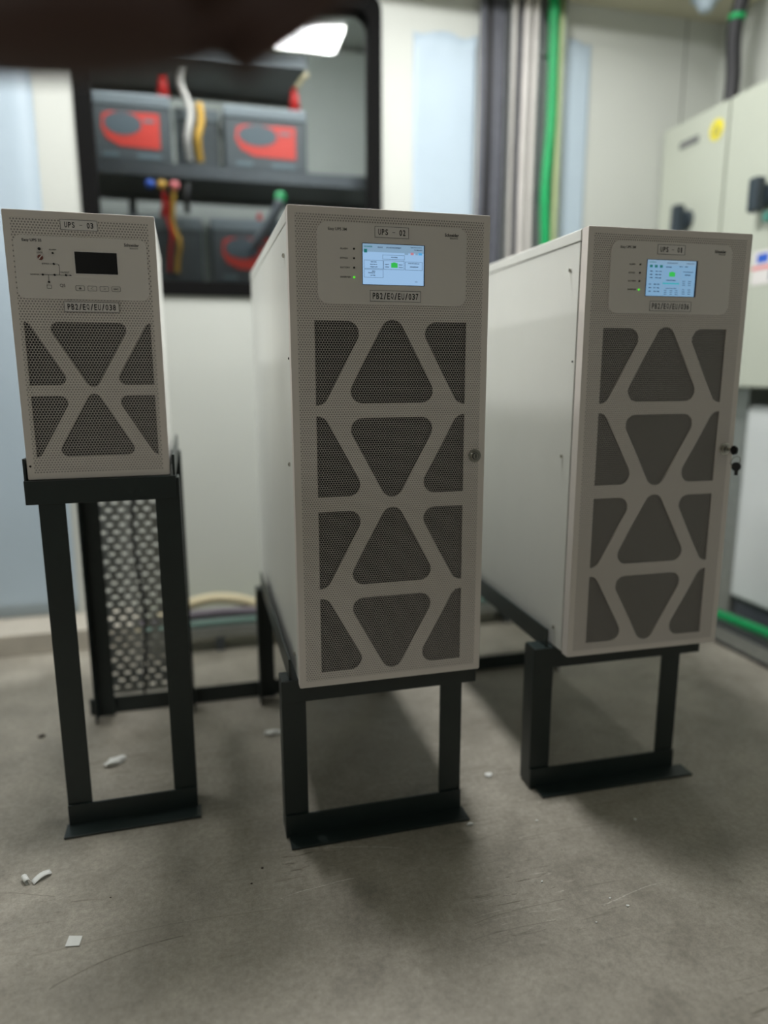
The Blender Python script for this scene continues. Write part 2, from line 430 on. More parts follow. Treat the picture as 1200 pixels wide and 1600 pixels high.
batten('added unseen fill lamp far behind the photographer', -1.35, -1.6, CZ, 1.1, P_FRONT_FILL)  # added ambient fill for the cabinet fronts
batten('added unseen fill lamp over the battery rack behind the window', .2, 2.86, 2.55, 1.1, P_BATT_FILL, PI/2)  # invented lamp, out of view, that keeps the battery room bright

# ------------------------------------------------------------------ UPS cabinets
def tri(cx, zb, zt, half, up, r, clip=None, slope=.54):
    """one rounded triangle of the lattice; clip keeps the half right ('R') or left ('L') of clip x"""
    h = half/slope
    if up: P = [(cx-half, zb), (cx+half, zb), (cx, zb+h)]
    else:  P = [(cx+half, zt), (cx-half, zt), (cx, zt-h)]
    if clip is None:
        return rounded(P, [r, r, r])
    side, x = clip
    full = rounded(P, [r, r, r], 9)
    keep = (lambda q: q[0] >= x) if side == 'R' else (lambda q: q[0] <= x)
    out = []
    for i, q in enumerate(full):
        p = full[i-1]
        if keep(p) != keep(q):
            s = (x-p[0])/(q[0]-p[0]); out.append((x, p[1]+(q[1]-p[1])*s))
        if keep(q): out.append(q)
    return out
def inset(poly, d):
    c = Vector((sum(p[0] for p in poly)/len(poly), sum(p[1] for p in poly)/len(poly)))
    return [tuple(Vector(p) + (Vector(p)-c).normalized()*d) for p in poly]

def screw(parent, x, y, z, axis, r=.004):
    bm = B(); add_cyl(bm, (x, y, z), axis, r, .003, 12); add_cyl(bm, (x+axis[0]*.002, y+axis[1]*.002, z), axis, r*.6, .001, 6)
    return obj('screw', bm, 'chrome', parent)

def cabinet(label, loc, rz, W, H, D, shapes, pitch, md, mg, big=True):
    c = thing('ups_cabinet', label, 'power cabinet', loc, rz, None)
    # door shell: front sheet with cut outs + folded rim
    d = plate('door', rounded(rect(0, W, 0, H), [.003]*4, 3), shapes, 0, .0022, md, c, .0006)
    bm = B()
    add_box(bm, .0004, .0024, .0022, .024, .0004, H-.0004); add_box(bm, W-.0024, W-.0004, .0022, .024, .0004, H-.0004)
    add_box(bm, .0024, W-.0024, .0022, .024, .0004, .0024); add_box(bm, .0024, W-.0024, .0022, .024, H-.0024, H-.0004)
    obj('door_rim', bm, 'paint', d)
    for s in shapes:
        plate('vent_grille', inset(s, .0035), [], .0023, .0012, mg, d)
    # body
    bm = B()
    add_box(bm, .006, W-.006, .026, .034, .006, H-.006, 1)
    add_box(bm, .0015, W-.0015, .032, D, .0015, H-.0235, 0, .0015)
    add_box(bm, .004, W-.004, .034, D-.003, H-.0255, H-.018, 1)
    add_box(bm, .0005, W-.0005, .030, D, H-.022, H-.0005, 0, .0015)
    obj('body', bm, ['side', 'seam'], c)
    return c, d

# ---- the two tall ones
WT, HT = .3677, .8725
def tall_shapes(W):
    sh = []; rows = [(.0283, .172), (.1985, .3425), (.3702, .5135), (.540, .6845)]
    cx = .1838; sp = .1395
    for i, (a, b) in enumerate(rows):
        up = (i % 2 == 1)
        sh.append(tri(cx, a, b, .0925, up, .0215))
        sh.append(tri(cx-sp, a, b, .0925, not up, .0215, ('R', .0428)))
        sh.append(tri(cx+sp, a, b, .0925, not up, .0215, ('L', .3250)))
    # clip the tips that run past the row (their rounded ends stop at the row edge)
    return sh
def sticker(parent, name, txt, x0, x1, z0, z1, y, size, w):
    s = plate(name, rect(x0, x1, z0, z1, .0008), [], y-.0006, .0006, 'sticker', parent)
    lw = .0006
    plate('border', rect(x0+.0004, x1-.0004, z0+.0004, z1-.0004), [rect(x0+.0004+lw, x1-.0004-lw, z0+.0004+lw, z1-.0004-lw)], y-.0009, .0003, 'ink', s)
    mono_text('lettering', txt, (x0+x1)/2, (z0+z1)/2, w, size, y-.0009, 'ink', s)
    return s
def lamp_dot(parent, x, z, y, on=False, r=.0017):
    bm = B(); add_cyl(bm, (x, y-.0006, z), (0, -1, 0), r, .0016, 16)
    o = obj('indicator_light', bm, 'led_on' if on else 'ink', parent)
    if on: o['label'] = 'lit green indicator light'
    return o

def ui(parent, sx0, sx1, sz0, sz1, y, items):
    """items: (kind, nx0, nx1, ny0, ny1, mat) with ny from the top"""
    names = []; bm = B()
    X = lambda a: sx0+(sx1-sx0)*a
    Z = lambda a: sz1-(sz1-sz0)*a
    for idx, (kind, a, b, c_, d_, m) in enumerate(items):
        yy = y - .0003 - idx*.00001
        if m not in names: names.append(m)
        mi = names.index(m)
        x0, x1, z0, z1 = X(a), X(b), Z(d_), Z(c_)
        if kind == 'f': add_box(bm, x0, x1, yy, y, z0, z1, mi)
        elif kind == 'o':
            w = .0004
            for q in ((x0, x1, z0, z0+w), (x0, x1, z1-w, z1), (x0, x0+w, z0+w, z1-w), (x1-w, x1, z0+w, z1-w)):
                add_box(bm, q[0], q[1], yy, y, q[2], q[3], mi)
        elif kind == 't':      # row of tiny glyph strokes standing for text too small to read
            x = x0; r = random.Random(int(a*1000+c_*77))
            while x < x1-.0006:
                wd = r.uniform(.0005, .0011)
                add_box(bm, x, min(x+wd, x1), yy-.0001, y, z0+r.uniform(0, (z1-z0)*.3), z1-r.uniform(0, (z1-z0)*.25), mi)
                x += wd + r.uniform(.0003, .0007)
    return obj('display_content', bm, names, parent)

def tall(label, loc, rz, num, code, scr, uiitems, with_key, dx=0, dz=0):
    md = mat_door('dimpled door paint '+num, WT, HT, .0047, .30); mg = mat_grille('perforated grille '+num, .0047, .43)
    c, d = cabinet(label, loc, rz, WT, HT, .85, tall_shapes(WT), .0047, md, mg)
    p = plate('control_panel', rect(.0495, .3225, .7125, .8487, .0185), [], -.0022, .003, 'panel', d, .0008)
    y = -.0022
    bz = plate('display', rect(.1284, .2426, .7463, .8157, .0008), [], y-.0008, .001, 'bezel', p)
    sx0, sx1, sz0, sz1 = .1292, .2408 if num == '02' else .2385, .7470, .8148
    sc = plate('lit_screen', rect(sx0, sx1, sz0, sz1), [], y-.0010, .0003, scr, bz)
    ui(sc, sx0, sx1, sz0, sz1, y-.0010, uiitems)
    sticker(p, 'name_label', 'UPS - '+num, .1508+dx, .2133+dx, .8252, .8445, y, .0098, .051)
    sticker(p, 'asset_label', code, .1415+dx, .2365+dx, .7178, .7375, y, .0108, .086)
    for i, (z, s) in enumerate(((.8052, 'ALARM'), (.7896, 'BYPASS'), (.7740, 'BATTERY'), (.7581, 'INVERTER'))):
        lamp_dot(p, .1138, z, y, i == 3)
        text_mesh('lettering', s, .0895, z, .0042, y-.0001, 'faint_ink', p, None, 'LEFT')
    text_mesh('lettering', 'Easy UPS 3M', .0690, .8360, .0066, y-.0001, 'ink', p, .0325, 'LEFT', .00004)
    text_mesh('lettering', 'Schneider', .2802, .8352, .0080, y-.0001, 'ink', p, .0262, 'LEFT', .00012)
    text_mesh('lettering', 'Electric', .2900, .8300, .0038, y-.0001, 'faint_ink', p, .0150, 'LEFT')
    # lock
    bm = B(); lx, lz = .3465, .438
    add_cyl(bm, (lx, -.0015, lz), (0, -1, 0), .0125, .003, 32); add_cyl(bm, (lx, -.0045, lz), (0, -1, 0), .0095, .004, 28, .0085)
    lk = obj('lock', bm, 'chrome', d)
    bm = B(); add_cyl(bm, (lx, -.0068, lz), (0, -1, 0), .0068, .001, 24); obj('lock_ring', bm, 'faint_ink', lk)
    bm = B(); add_cyl(bm, (lx, -.0078, lz), (0, -1, 0), .0056, .0022, 20); obj('lock_core', bm, 'chrome', lk)
    bm = B(); add_box(bm, lx-.0008, lx+.0008, -.0094, -.0088, lz-.0038, lz+.0038); obj('key_slot', bm, 'ink', lk)
    if with_key:
        k = thing('key', 'small black key left in the lock of the right cabinet, spare key hanging', 'key', loc, rz)
        bm = B(); add_box(bm, lx-.001, lx+.001, -.024, -.0095, lz-.0035, lz+.0035); obj('key_blade', bm, 'chrome', k)
        bm = B(); add_cyl(bm, (lx, -.029, lz), (1, 0, 0), .0095, .004, 22); obj('key_bow', bm, 'key', k)
        tube('key_ring', [(lx+.0+.011*math.sin(a), -.036-.003*math.cos(a), lz-.012-.011*(1-math.cos(a))) for a in [i*PI/8 for i in range(17)]], .0009, 'chrome', k, 6, 2)
        bm = B(); add_cyl(bm, (lx+.003, -.036, lz-.034), (.85, .5, 0), .0095, .004, 22); add_box(bm, lx+.001, lx+.006, -.039, -.034, lz-.052, lz-.041)
        obj('spare_key', bm, 'key', k)
    for z in (.800, .425, .045): screw(c, -.0002, .066, z, (-1, 0, 0))
    bm = B(); add_cyl(bm, (.0008, .040, .62), (-1, 0, 0), .002, .002, 10); obj('rivet', bm, 'seam', c)
    return c

ui02 = [('f', 0, 1, 0, .20, 's_grey'), ('t', .02, .16, .05, .09, 's_teal'), ('t', .24, .32, .06, .10, 's_line'), ('t', .38, .62, .06, .10, 's_line'),
        ('t', .78, .97, .04, .07, 's_line'), ('t', .84, .97, .10, .13, 's_line'), ('f', .02, .07, .13, .22, 's_teal'), ('t', .08, .5, .155, .18, 's_grey'),
        ('f', .68, .74, .19, .24, 's_grey'), ('f', .78, .83, .18, .24, 's_pink'), ('f', .86, .90, .19, .24, 's_grey'), ('f', .91, .97, .18, .24, 's_sky'),
        ('o', .32, .68, .26, .37, 's_line'), ('t', .46, .56, .30, .33, 's_line'),
        ('o', .02, .33, .40, .61, 's_line'), ('t', .13, .22, .43, .455, 's_line'), ('t', .12, .24, .49, .52, 's_line'), ('t', .12, .24, .55, .58, 's_line'),
        ('o', .335, .675, .40, .62, 's_line'), ('f', .46, .565, .455, .57, 's_green'), ('f', .49, .535, .44, .46, 's_green'), ('t', .36, .43, .48, .51, 's_line'), ('t', .36, .43, .54, .57, 's_line'), ('t', .585, .65, .48, .51, 's_line'), ('t', .585, .65, .55, .57, 's_line'),
        ('o', .69, .975, .41, .62, 's_line'), ('t', .74, .93, .44, .465, 's_line'), ('t', .77, .91, .52, .55, 's_line'),
        ('o', .02, .33, .625, .83, 's_line'), ('t', .09, .20, .70, .73, 's_line'), ('t', .15, .20, .66, .69, 's_line'), ('t', .12, .20, .76, .79, 's_line'),
        ('f', .855, .895, .905, .915, 's_line')]
ui01 = [('f', 0, 1, 0, .13, 's_grey'), ('t', .04, .18, .05, .08, 's_teal'), ('t', .40, .62, .06, .09, 's_line'), ('t', .80, .97, .06, .09, 's_line'),
        ('f', .05, .105, .14, .21, 's_teal'), ('f', .15, .205, .14, .21, 's_teal'), ('f', .255, .31, .14, .21, 's_teal'),
        ('f', .0, 1, .255, .262, 's_grey'), ('t', .38, .50, .17, .20, 's_line'), ('t', .66, .72, .15, .18, 's_line'), ('t', .77, .83, .15, .18, 's_line'),
        ('f', .315, .325, .26, 1, 's_grey'), ('f', .685, .695, .26, 1, 's_grey'), ('f', .0, .32, .58, .59, 's_grey'), ('f', .32, .69, .50, .51, 's_grey'), ('f', .69, 1, .50, .51, 's_grey'),
        ('f', .32, 1, .74, .75, 's_grey'), ('f', .455, .575, .33, .45, 's_green'), ('f', .49, .54, .315, .33, 's_green'), ('f', .33, .675, .625, .66, 's_cyan'),
        ('t', .40, .60, .54, .57, 's_line'), ('t', .40, .62, .77, .79, 's_line')]
for r_ in range(3):
    for q in (.06, .17, .24): ui01.append(('t', q, q+.055, .30+.09*r_, .33+.09*r_, 's_line'))
    for q in (.05, .15, .22): ui01.append(('t', q, q+.05, .66+.1*r_, .69+.1*r_, 's_line'))
    for q in (.37, .49, .60): ui01.append(('t', q, q+.055, .83+.055*r_, .85+.055*r_, 's_line'))
    for q in (.74, .86): ui01.append(('t', q, q+.06, .56+.055*r_, .58+.055*r_, 's_line')); ui01.append(('t', q, q+.06, .80+.06*r_, .82+.06*r_, 's_line'))
ui01.append(('t', .78, .90, .38, .41, 's_line')); ui01.append(('t', .74, .95, .30, .32, 's_line'))

tall('tall cream perforated power cabinet marked UPS - 02, middle of the three', (.162, 1.258, .346), 0, '02', 'PB2/EQ/EU/037', 'screen', ui02, False)
tall('tall cream perforated power cabinet marked UPS - 01 with a key in its lock', (.737, 1.272, .3416), -.0158, '01', 'PB2/EQ/EU/036', 'screen_dim', ui01, True, -.0016, -.0015)

# ---- the short one
WS, HS = .2603, .4886
def short():
    k = .985; cx = .1322*k; sp = .1135*k; sh = []
    for (a, b, up) in ((.181*k, .2985*k, False), (.0435*k, .1602*k, True)):
        half = .0772*k; r = .0130
        sh.append(tri(cx, a, b, half, up, r, None, .577))
        sh.append(tri(cx-sp, a, b, half-.002, not up, r, ('R', .0195*k), .577))
        sh.append(tri(cx+sp, a, b, half-.002, not up, r, ('L', .2447*k), .577))
    md = mat_door('dimpled door paint short', WS, HS, .0053, .29); mg = mat_grille('perforated grille short', .0053, .41)
    c, d = cabinet('short cream perforated power cabinet marked UPS - 03 with a dark display', (-.321, 1.462, .7405), .0198, WS, HS, .50, sh, .0053, md, mg)
    p = plate('control_panel', rect(.0148, .2425, .3350, .4455, .013), [], -.0022, .003, 'panel', d, .0008); y = -.0022
    fr = plate('display', rect(.1155*k, .1940*k, .3855*k, .4280*k, .0008), [], y-.0005, .0007, 'sticker', p)
    plate('dark_screen', rect(.1177*k, .1920*k, .3873*k, .4262*k), [], y-.0009, .0005, 'black_glass', fr)
    sticker(d, 'name_label', 'UPS - 03', .0967*k, .1618*k, .4638*k, .4831*k, -.0002, .0098, .051)
    sticker(d, 'asset_label', 'PB2/EQ/EU/038', .0916*k, .1900*k, .3171*k, .3361*k, -.0024, .0108, .086)
    text_mesh('lettering', 'Easy UPS 3S', .0300*k, .4430*k, .0066, y-.0001, 'ink', p, .0325, 'LEFT', .00012)
    text_mesh('lettering', 'Schneider', .2065*k, .4418*k, .0080, y-.0001, 'ink', p, .0262, 'LEFT', .00012)
    text_mesh('lettering', 'Electric', .2165*k, .4362*k, .0036, y-.0001, 'faint_ink', p, .0145, 'LEFT')
    for x, z in ((.0803, .4221), (.0806, .4028), (.0602, .3833), (.0805, .3834), (.1000, .3835), (.0697, .3705)):
        lamp_dot(p, x*k, z*k, y, False, .0018)
    bm = B(); add_cyl(bm, (.0582*k, y-.0004, .4285*k), (0, -1, 0), .0052, .0008, 20); add_cyl(bm, (.0582*k, y-.0014, .4285*k), (0, -1, 0), .0026, .0022, 16, mi=1)
    obj('button', bm, ['panel', 'ink'], p)
    bm = B(); add_cyl(bm, (.0586*k, y-.001, .4137*k), (0, -1, 0), .0046, .002, 20); dd = obj('rotary_dial', bm, 'red_slot', p)
    dd['label'] = 'dull red slotted dial'
    bm = B(); add_box(bm, -.0008, .0008, -.0004, .0004, -.0042, .0042)
    for v in bm.verts: v.co = Matrix.Rotation(.7, 3, 'Y') @ v.co + Vector((.0586*k, y-.0022, .4137*k))
    obj('dial_slot', bm, 'sticker', dd)
    # mimic diagram lines
    bm = B(); q = lambda x0, x1, z0, z1: add_box(bm, x0*k, x1*k, y-.0004, y, z0*k, z1*k)
    q(.056, .1075, .3831, .3837); q(.0694, .0700, .371, .3835); q(.0820, .0880, .4026, .4031); q(.0735, .0790, .4026, .4031)
    q(.0890, .0896, .3835, .4010); q(.0880, .0893, .4008, .4022)
    q(.0655, .0735, .3648, .3653); q(.0655, .0735, .3588, .3593); q(.0655, .0660, .3588, .3653); q(.0730, .0735, .3588, .3653)
    v = [bm.verts.new((x*k, y-.0004, z*k)) for x, z in ((.1062, .3850), (.1062, .3819), (.1105, .3835))]; bm.faces.new(v)
    obj('diagram', bm, 'ink', p)
    for s, x, z, al in (('ALARM', .0803, .4283, 'CENTER'), ('LOCK', .0584, .4222, 'CENTER'), ('BYPASS', .0725, .4029, 'RIGHT'), ('NORMAL', .0548, .3833, 'RIGHT'), ('OUTPUT', .0985, .3885, 'CENTER')):
        text_mesh('lettering', s, x*k, z*k, .0038, y-.0001, 'faint_ink', p, None, al)
    text_mesh('lettering', 'Q5', .0925*k, .3645*k, .0075, y-.0001, 'ink', p)
    for i, x in enumerate((.1228, .1441, .1654, .1866)):
        b = plate('push_button', rect((x-.0080)*k, (x+.0080)*k, .3560*k, .3655*k, .002), [rect((x-.0074)*k, (x+.0074)*k, .3566*k, .3649*k, .0016)], y-.0004, .0005, 'faint_ink', p)
        if i < 3:
            s = [[(-.0022, 0), (0, .002), (.0022, 0), (.0022, -.002), (-.0022, -.002)], [(.002, .002), (-.002, 0), (.002, -.002), (.001, -.002), (-.003, 0), (.001, .002)], [(-.002, .002), (.002, 0), (-.002, -.002), (-.001, -.002), (.003, 0), (-.001, .002)]][i]
            plate('symbol', [(x*k+a, .3608*k+c2) for a, c2 in s], [], y-.0004, .0004, 'faint_ink', b)
        else: text_mesh('symbol', 'ESC', x*k, .3608*k, .0042, y-.0001, 'ink', b, .0085, bold=.0001)
    bm = B(); add_sphere(bm, (.006, -.0006, .026), .0022, (1, .5, 1)); obj('rust_spot', bm, 'dust', d)
    for z in (.42, .05): screw(c, -.0002, .06, z, (-1, 0, 0))
    return c
short()

# ------------------------------------------------------------------ steel stands
def stand(label, u0, u1, n0, n1, zt, rf0, rf1, front_u, floor_u, rz=0):
    """u0,u1 outer faces of legs; rf0,rf1 x of the upright side flanges; front_u span of the front top rail"""
    s = thing('steel_stand', label, 'stand', (u0, n0, 0), rz)
    W = u1-u0; D = n1-n0; L = .048; T = .005; X = lambda u: u-u0
    for (x, sx) in ((0, 1), (W, -1)):
        for (y, sy) in ((0, 1), (D, -1)):
            bm = B()
            xa, xb = sorted((x, x+sx*L)); ya, yb = sorted((y, y+sy*T)); add_box(bm, xa, xb, ya, yb, .004, zt-.005, 0, .0008)
            xa, xb = sorted((x, x+sx*T)); ya, yb = sorted((y+sy*T*.5, y+sy*L)); add_box(bm, xa, xb, ya, yb, .004, zt-.005, 0, .0008)
            obj('leg', bm, 'rail', s)
    fx0, fx1 = X(front_u[0]), X(front_u[1])
    bm = B(); add_box(bm, fx0, fx1, -.005, 0, zt-.047, zt-.0005, 0, .0008); add_box(bm, fx0, fx1, -.004, .043, zt-.0055, zt-.0005, 0, .0008)
    obj('top_rail', bm, 'rail', s)
    bm = B(); add_box(bm, 0, W, D, D+.005, zt-.047, zt-.0005, 0, .0008); add_box(bm, 0, W, D-.04, D+.004, zt-.0055, zt-.0005, 0, .0008)
    obj('top_rail', bm, 'rail', s)
    for f, sx in ((rf0, 1), (rf1, -1)):
        x = X(f); bm = B()
        xa, xb = sorted((x, x-sx*T)); add_box(bm, xa, xb, .004, D, zt-.006, zt+.041, 0, .0008)
        xa, xb = sorted((x-sx*T*.5, x+sx*.043)); add_box(bm, xa, xb, .004, D, zt-.0053, zt-.0004, 0, .0008)
        obj('side_rail', bm, 'rail', s)
    g0, g1 = X(floor_u[0]), X(floor_u[1])
    bm = B(); add_box(bm, 0, W, -.0055, -.0005, .001, .050, 0, .0008); add_box(bm, g0, g1, -.046, -.001, .0005, .0055, 0, .0008)
    obj('foot_rail', bm, 'rail', s)
    return s
stand('dark green-black angle steel stand carrying the middle cabinet marked UPS - 02', .131, .511, 1.304, 1.955, .3455, .152, .540, (.131, .540), (.137, .517))
stand('dark green-black angle steel stand carrying the right cabinet marked UPS - 01', .692, 1.066, 1.335, 1.955, .3411, .727, 1.113, (.692, 1.113), (.705, 1.092), -.0158)
stand('tallest dark green-black angle steel stand, under the short cabinet marked UPS - 03', -.307, -.044, 1.458, 1.955, .7400, -.3235, -.0555, (-.328, -.050), (-.312, -.038), .012)
bm = B(); add_box(bm, -.335, 1.10, 1.972, 1.977, .001, .048, 0, .0008); add_box(bm, -.335, 1.10, 1.974, 2.02, .0005, .0055, 0, .0008)
tag(obj('floor_rail', bm, 'rail'), 'long black angle iron on the floor along the back of the three stands', 'rail')

# ------------------------------------------------------------------ upright perforated tray behind the left stand
def slotted(name, x0, x1, z0, z1, y0, th, mat, parent, px, pz, sw, sh):
    holes = []; r = 0; z = z0+pz
    while z < z1-pz*.6:
        x = x0+px*(.55 if r % 2 == 0 else 1.05)
        while x < x1-px*.45:
            holes.append(rounded(rect(x-sw/2, x+sw/2, z-sh/2, z+sh/2), [sh*.49]*4, 3)); x += px
        z += pz; r += 1
    return plate(name, rect(x0, x1, z0, z1), holes, y0, th, mat, parent)
tr = thing('perforated_cable_tray', 'upright galvanised perforated cable tray behind the left stand', 'cable tray', (-.295, 2.035, .0))
slotted('tray_base', 0, .185, .008, .80, .045, .0015, 'galv', tr, .0345, .0213, .0185, .0095)
for x in (0, .1835):
    o = slotted('tray_flange', .0, .045, .008, .80, 0, .0015, 'galv', tr, .0345, .0213, .0165, .0095)
    for v in o.data.vertices: v.co = Vector((x+v.co.y, v.co.x, v.co.z))
tube('earth_wire', [(.10, .012, .015), (.115, .02, .25), (.10, .015, .5), (.12, .02, .79)], .004, 'black_cable', tr)

# ------------------------------------------------------------------ trays and cables on the floor behind
tr = thing('floor_cable_tray', 'grey-green cable tray on short feet along the back wall', 'cable tray', (0, 2.36, 0))
bm = B(); add_box(bm, -.22, 1.5, 0, .12, .050, .052); add_box(bm, -.22, 1.5, 0, .002, .050, .085); add_box(bm, -.22, 1.5, .118, .12, .050, .085)
obj('tray_base', bm, 'galv', tr)
for x in (.02, .55, 1.1, 1.42): bm = B(); add_box(bm, x, x+.03, .0, .12, 0, .05); obj('foot', bm, 'shelf', tr)
tag(tube('cable', [(-.25, 2.42, .10), (.0, 2.43, .115), (.2, 2.435, .105), (.5, 2.43, .10), (1.0, 2.42, .11), (1.5, 2.43, .10)], .016, 'mauve_cable'), 'thick purple-grey cable lying along the floor tray', 'cable')
tag(tube('cable', [(-.25, 2.53, .021), (-.12, 2.53, .10), (.02, 2.53, .135), (.16, 2.53, .105), (.25, 2.53, .03), (.4, 2.535, .021)], .02, 'beige_cable'), 'thick beige cable arching up behind the floor tray', 'cable')
tag(tube('cable', [(-.22, 2.385, .09), (.1, 2.385, .094), (.6, 2.39, .09), (1.5, 2.385, .09)], .012, 'galv_green'), 'thin grey-green cable lying at the front of the floor tray', 'cable')
tag(tube('cable', [(-.24, 2.62, .021), (.0, 2.62, .021), (.3, 2.60, .021), (.9, 2.60, .03), (1.5, 2.60, .021)], .02, 'yelgreen'), 'pale green cable lying at the foot of the back wall', 'cable')
tag(box('curb', LU, -.25, 2.49, 2.678, 0, .075, 'curb', None, .004), 'low grey concrete curb at the foot of the left back wall', 'curb')

# ------------------------------------------------------------------ blue film on the wall
def film(label, u0, u1, z0, z1):
    bm = B(); nx, nz = 14, 40; g = []
    r = random.Random(int(u0*100))
    ph = [r.uniform(0, 6) for _ in range(6)]
    f = lambda u, z: .0025 + .0012*math.sin(u*31+ph[0]+z*3) + .0012*math.sin(z*9+ph[1]) + .004*math.exp(-((z1-z)/.02)**2)*(1+math.sin(u*70+ph[2]))
    for i in range(nx+1):
        row = []
        for j in range(nz+1):
            u = u0+(u1-u0)*i/nx; z = z0+(z1-z0)*(j/nz)
            if j == nz: z += .008*math.sin(u*40+ph[3])
            row.append((bm.verts.new((u, BN-.0014-f(u, z), z)), bm.verts.new((u, BN-.0009, z))))
        g.append(row)
    for i in range(nx):
        for j in range(nz):
            bm.faces.new((g[i][j][0], g[i+1][j][0], g[i+1][j+1][0], g[i][j+1][0]))
            bm.faces.new((g[i][j][1], g[i][j+1][1], g[i+1][j+1][1], g[i+1][j][1]))
    for i in range(nx):
        for j in (0, nz): bm.faces.new((g[i][j][0], g[i][j][1], g[i+1][j][1], g[i+1][j][0]))
    for j in range(nz):
        for i in (0, nx): bm.faces.new((g[i][j][0], g[i][j+1][0], g[i][j+1][1], g[i][j][1]))
    tag(obj('protective_film', bm, 'film', None, True), label, 'plastic film')
film('wide pale blue protective film on the wall left of the window', -1.55, -.462, .08, 2.24)
film('pale blue protective film on the wall between window and dark cables', .814, 1.058, .25, 2.14)
film('narrow pale blue protective film on the wall right of the green cable', 1.375, 1.522, .25, 2.17)

# ------------------------------------------------------------------ vertical cables on the back wall
tr = thing('wall_cable_tray', 'upright galvanised cable tray on the back wall right of the window', 'cable tray', (1.165, 2.612, 0))
bm = B(); add_box(bm, 0, .218, .060, .062, .2, SZ-.001); obj('tray_base', bm, 'galv', tr)
for x in (0, .216): bm = B(); add_box(bm, x, x+.002, 0, .06, .2, SZ-.001); obj('tray_flange', bm, 'galv', tr)
for z in (.6, 1.1, 1.6, 2.1): bm = B(); add_box(bm, .003, .215, .050, .058, z, z+.03); obj('rung', bm, 'galv', tr)
for i, (u, r) in enumerate(((1.072, .013), (1.0985, .0125), (1.125, .0125), (1.149, .0105))):
    tag(tube('cable', [(u, 2.66, .25), (u+.002, 2.655, .8), (u-.002, 2.66, 1.3), (u+.001, 2.655, 1.8), (u, 2.66, SZ)], r, 'grey_cable' if i != 1 else 'black_cable'),
        'dark grey cable running up the wall in the bundle left of the tray', 'cable', 'dark cable bundle on the back wall')
for i, (u, r) in enumerate(((1.185, .012), (1.237, .015), (1.272, .012))):
    tag(tube('conduit', [(u, 2.640, .25), (u+.003, 2.638, 1.0), (u-.003, 2.640, 1.6), (u, 2.638, SZ)], r, 'conduit'),
        ['light grey conduit at the left edge of the wall cable tray', 'thicker light grey conduit in the middle of the wall cable tray', 'light grey conduit in the wall cable tray, just left of the green cable'][i], 'conduit')
for i, u in enumerate((1.210, 1.296)):
    tag(tube('cable', [(u, 2.648, .25), (u-.003, 2.646, 1.0), (u+.003, 2.648, 1.7), (u, 2.646, SZ)], .0048, 'grey_cable'),
        ['thin dark cable between two pale conduits in the wall tray', 'thin dark cable right beside the green cable in the wall tray'][i], 'cable')
tag(tube('cable', [(1.335, 2.63, .25), (1.33, 2.632, .9), (1.338, 2.628, 1.35), (1.328, 2.630, 1.62), (1.342, 2.63, 1.9), (1.335, 2.63, SZ)], .019, 'green'), 'thick bright green cable running up the wall tray', 'cable')
tag(tube('cable', [(1.379, 2.645, .25), (1.381, 2.645, 1.0), (1.378, 2.645, 1.7), (1.38, 2.645, SZ)], .0085, 'yelgreen'), 'pale yellow-green cable running up beside the thick green one', 'cable')

# ------------------------------------------------------------------ battery rack behind the glass
rk = thing('battery_rack', 'dark grey steel battery rack behind the window', 'rack', (0, 2.94, 0))
for z0 in (1.265, 1.685, 2.10):
    x1 = .36 if z0 < 1.5 else .82 if z0 < 2 else .47
    bm = B(); add_box(bm, -.42, x1, 0, .42, z0, z0+.006); add_box(bm, -.42, x1, -.004, 0, z0-.022, z0+.024); add_box(bm, -.42, x1, .42, .424, z0-.022, z0+.02)
    obj('shelf', bm, 'shelf', rk)
for x in (-.45, .82, .66, -.24):
    for y in ((0, .40) if abs(x) > .3 and x != .66 else (.43,)):
        if x == .66: y = .43
        bm = B(); add_box(bm, x, x+.03, y, y+.03, 0, 2.3 if y < .42 else 1.68); obj('upright', bm, 'shelf', rk)
def battery(label, x, z, w, h, y=2.955, emblem=True):
    b = thing('battery', label, 'battery', (x, y, z), 0)
    bm = B(); add_box(bm, 0, w, 0, .30, 0, h*.80, 0, .006)
    for k in range(1, 5): add_box(bm, w*k/5-.002, w*k/5+.002, .30, .304, .02, h*.7)
    obj('case', bm, 'battery', b)
    bm = B(); add_box(bm, -.002, w+.002, -.002, .302, h*.80, h, 0, .007); obj('lid', bm, 'battery_top', b)
    if not emblem: return b
    # label print: red block with an arched grey window
    lx0, lx1, lz0, lz1 = w*.13, w*.86, h*.20, h*.72
    lb = plate('red_emblem', [(lx1, lz1), (lx1, lz0), (lx0+w*.22, lz0+h*.02), (lx0+w*.06, lz0+h*.12), (lx0, lz0+h*.28), (lx0+w*.02, lz1-h*.06), (lx0+w*.12, lz1-h*.01), (lx1-w*.28, lz1-h*.01), (lx1-w*.24, lz1)], [], -.0012, .001, 'red_print', b)
    cx, cz = lx0+w*.27, lz0+h*.345
    plate('grey_oval', [(cx+w*.235*math.cos(a), cz+h*.165*math.sin(a)) for a in [i*PI/12 for i in range(24)]], [], -.0020, .001, 'oval_print', lb)
    plate('white_stripe', rect(lx1-w*.20, lx1-w*.06, lz1-h*.14, lz1-h*.09), [], -.002, .001, 'grey_print', lb)
    plate('small_print', rect(lx0, lx0+w*.2, h*.06, h*.12), [], -.0012, .001, 'grey_print', b)
    plate('small_print', rect(lx1-w*.3, lx1, h*.06, h*.12), [], -.0012, .001, 'grey_print', b)
    return b
battery('charcoal battery with red emblem, upper shelf left of the two', -.325, 1.711, .28, .235)
battery('charcoal battery with red emblem, upper shelf right of the two', .150, 1.711, .315, .225)
battery('charcoal battery with red emblem alone in view on the lower shelf, right', .085, 1.290, .29, .24)
